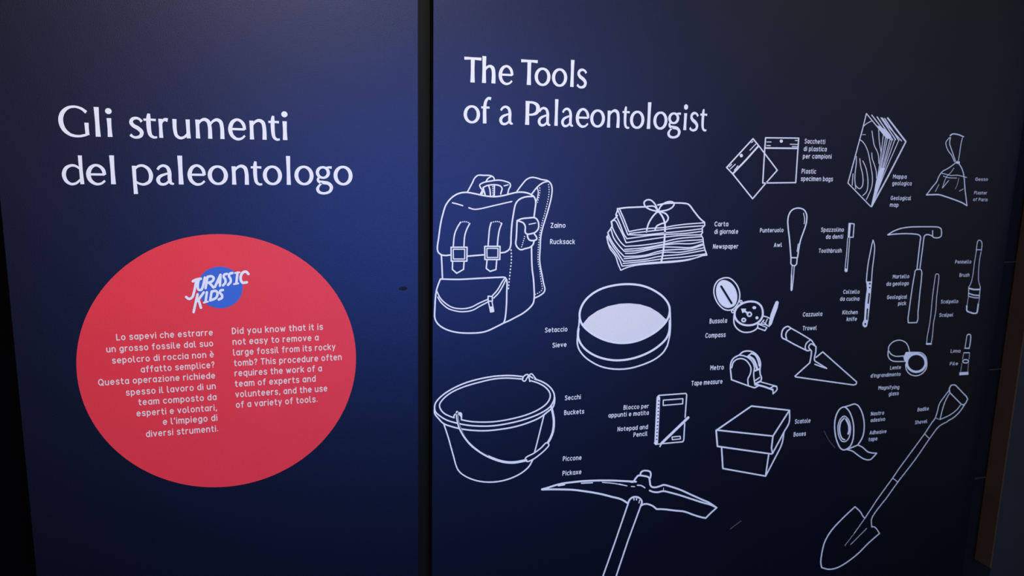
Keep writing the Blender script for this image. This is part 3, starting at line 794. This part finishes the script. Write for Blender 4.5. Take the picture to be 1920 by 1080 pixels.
# box
D = Draw(1330, 750, 10.667)
D.l('145 600 840 120 1600 205 1270 720', 3.3, True).l('133 605 160 925 1240 1078 1262 1060 1240 960 1270 720', 3.4)
D.s('1602 205 1592 450 1500 620', 3).l('1500 620 1262 1065', 3.2)
boxd = drawing('cardboard_box_drawing', D)
D.l('242 945 268 1368 1122 1520 1185 1085', 3.2).s('1490 640 1450 870 1300 1180 1125 1515', 3)
D.out('box_body', boxd)
caption(boxd, [('Scatole',1489.8,793.9,1519,791.6),('Boxes',1487.5,818,1510.4,816)], 6)

# roll of tape
D = Draw(1550, 750, 12)
D.s('392 155 300 195 230 300 186 450 176 620 200 820 250 980 310 1085 370 1120 440 1105 530 1030 585 900 606 700 595 520 550 350 480 220', 3, True)
D.s('395 155 500 125 620 90 700 122 780 250 830 430 842 600 820 780 770 900 702 1000', 2.9)
roll = drawing('adhesive_tape_drawing', D)
D.s('392 360 305 430 254 560 254 720 290 860 350 930 420 930 490 860 532 700 528 560 480 430', 2.4, True).s('392 405 318 490 288 620 300 760 350 870 400 892', 3.2).s('430 430 492 560 500 700 480 760', 4.4)
D.out('tape_core', roll)
D.s('470 1102 580 1060 702 1010', 2.9).s('702 1010 800 1060 920 1162 1010 1188 1122 1195', 2.9).s('1122 1195 1050 1275 985 1335 920 1345 820 1318 700 1240 580 1150 450 1112', 2.8)
D.out('loose_tape_end', roll)
caption(roll, [('Nastro',1632.5,779,1657,776.6),('adesivo',1632,791,1659,788.6),('Adhesive',1630,814.4,1661.4,811.4),('tape',1628,827,1644.6,825)], 5.4, 22)

# shovel
D = Draw(1520, 935, 7.385)
D.s('745 268 720 240 685 180 612 110', 2.6).s('612 110 450 262 285 440 192 600 152 760 138 880 150 952', 2.8).s('150 952 240 976 350 960 480 892 650 762 800 612 950 480', 2.7)
D.s('950 480 912 420 880 390 848 388', 2.4).s('1040 0 905 170 845 270 838 330 845 392', 2.2).l('925 0 745 275', 2.2).l('745 275 600 480', 1.5).l('600 480 470 650', .7).l('775 408 550 635', 1.1)
shov = drawing('shovel_drawing', D)
D.frame(0, 0, 1)
D.l('1748.5 790 1733.5 813 1685 879 1673.5 896 1645.3 935', 2.2).s('1776.7 790 1760.8 799 1742.5 822.5 1716.7 860 1682.5 904.5 1660.8 935', 2.2).l('1733.8 814 1742.3 822.3', 2).l('1673.6 896.5 1683.4 904', 2)
D.out('shovel_shaft', shov)
D.frame(1680, 710, 12)
D.l('1290 135 1230 152 1195 220 1205 310 1460 570 1510 590 1560 555 1608 460 1580 400 1340 150', 2.9, True)
D.s('1185 265 1085 400 975 560 925 740 880 880 822 965', 2.3).s('1195 335 1105 500 1045 680 990 895', 2.3).s('1450 590 1350 710 1200 820 985 918', 2.3).s('1535 590 1430 740 1310 860 1160 950', 2.6)
D.l('880 880 985 918', 1.4)
D.out('shovel_grip', shov)
caption(shov, [('Badile',1720,771,1741,768.6),('Shovel',1715,795,1738,792.4)], 5, 22)

# faint scratches
D = Draw(1100, 950, 6.4)
D.l('1720 268 1850 170', 1.6)
D.out('scratch', rightb, M_FAINT, 'faint grey scratch below the box')
D.frame(1540, 790, 12).s('60 220 160 410 300 590', 1.4)
D.out('scratch', rightb, M_FAINT)
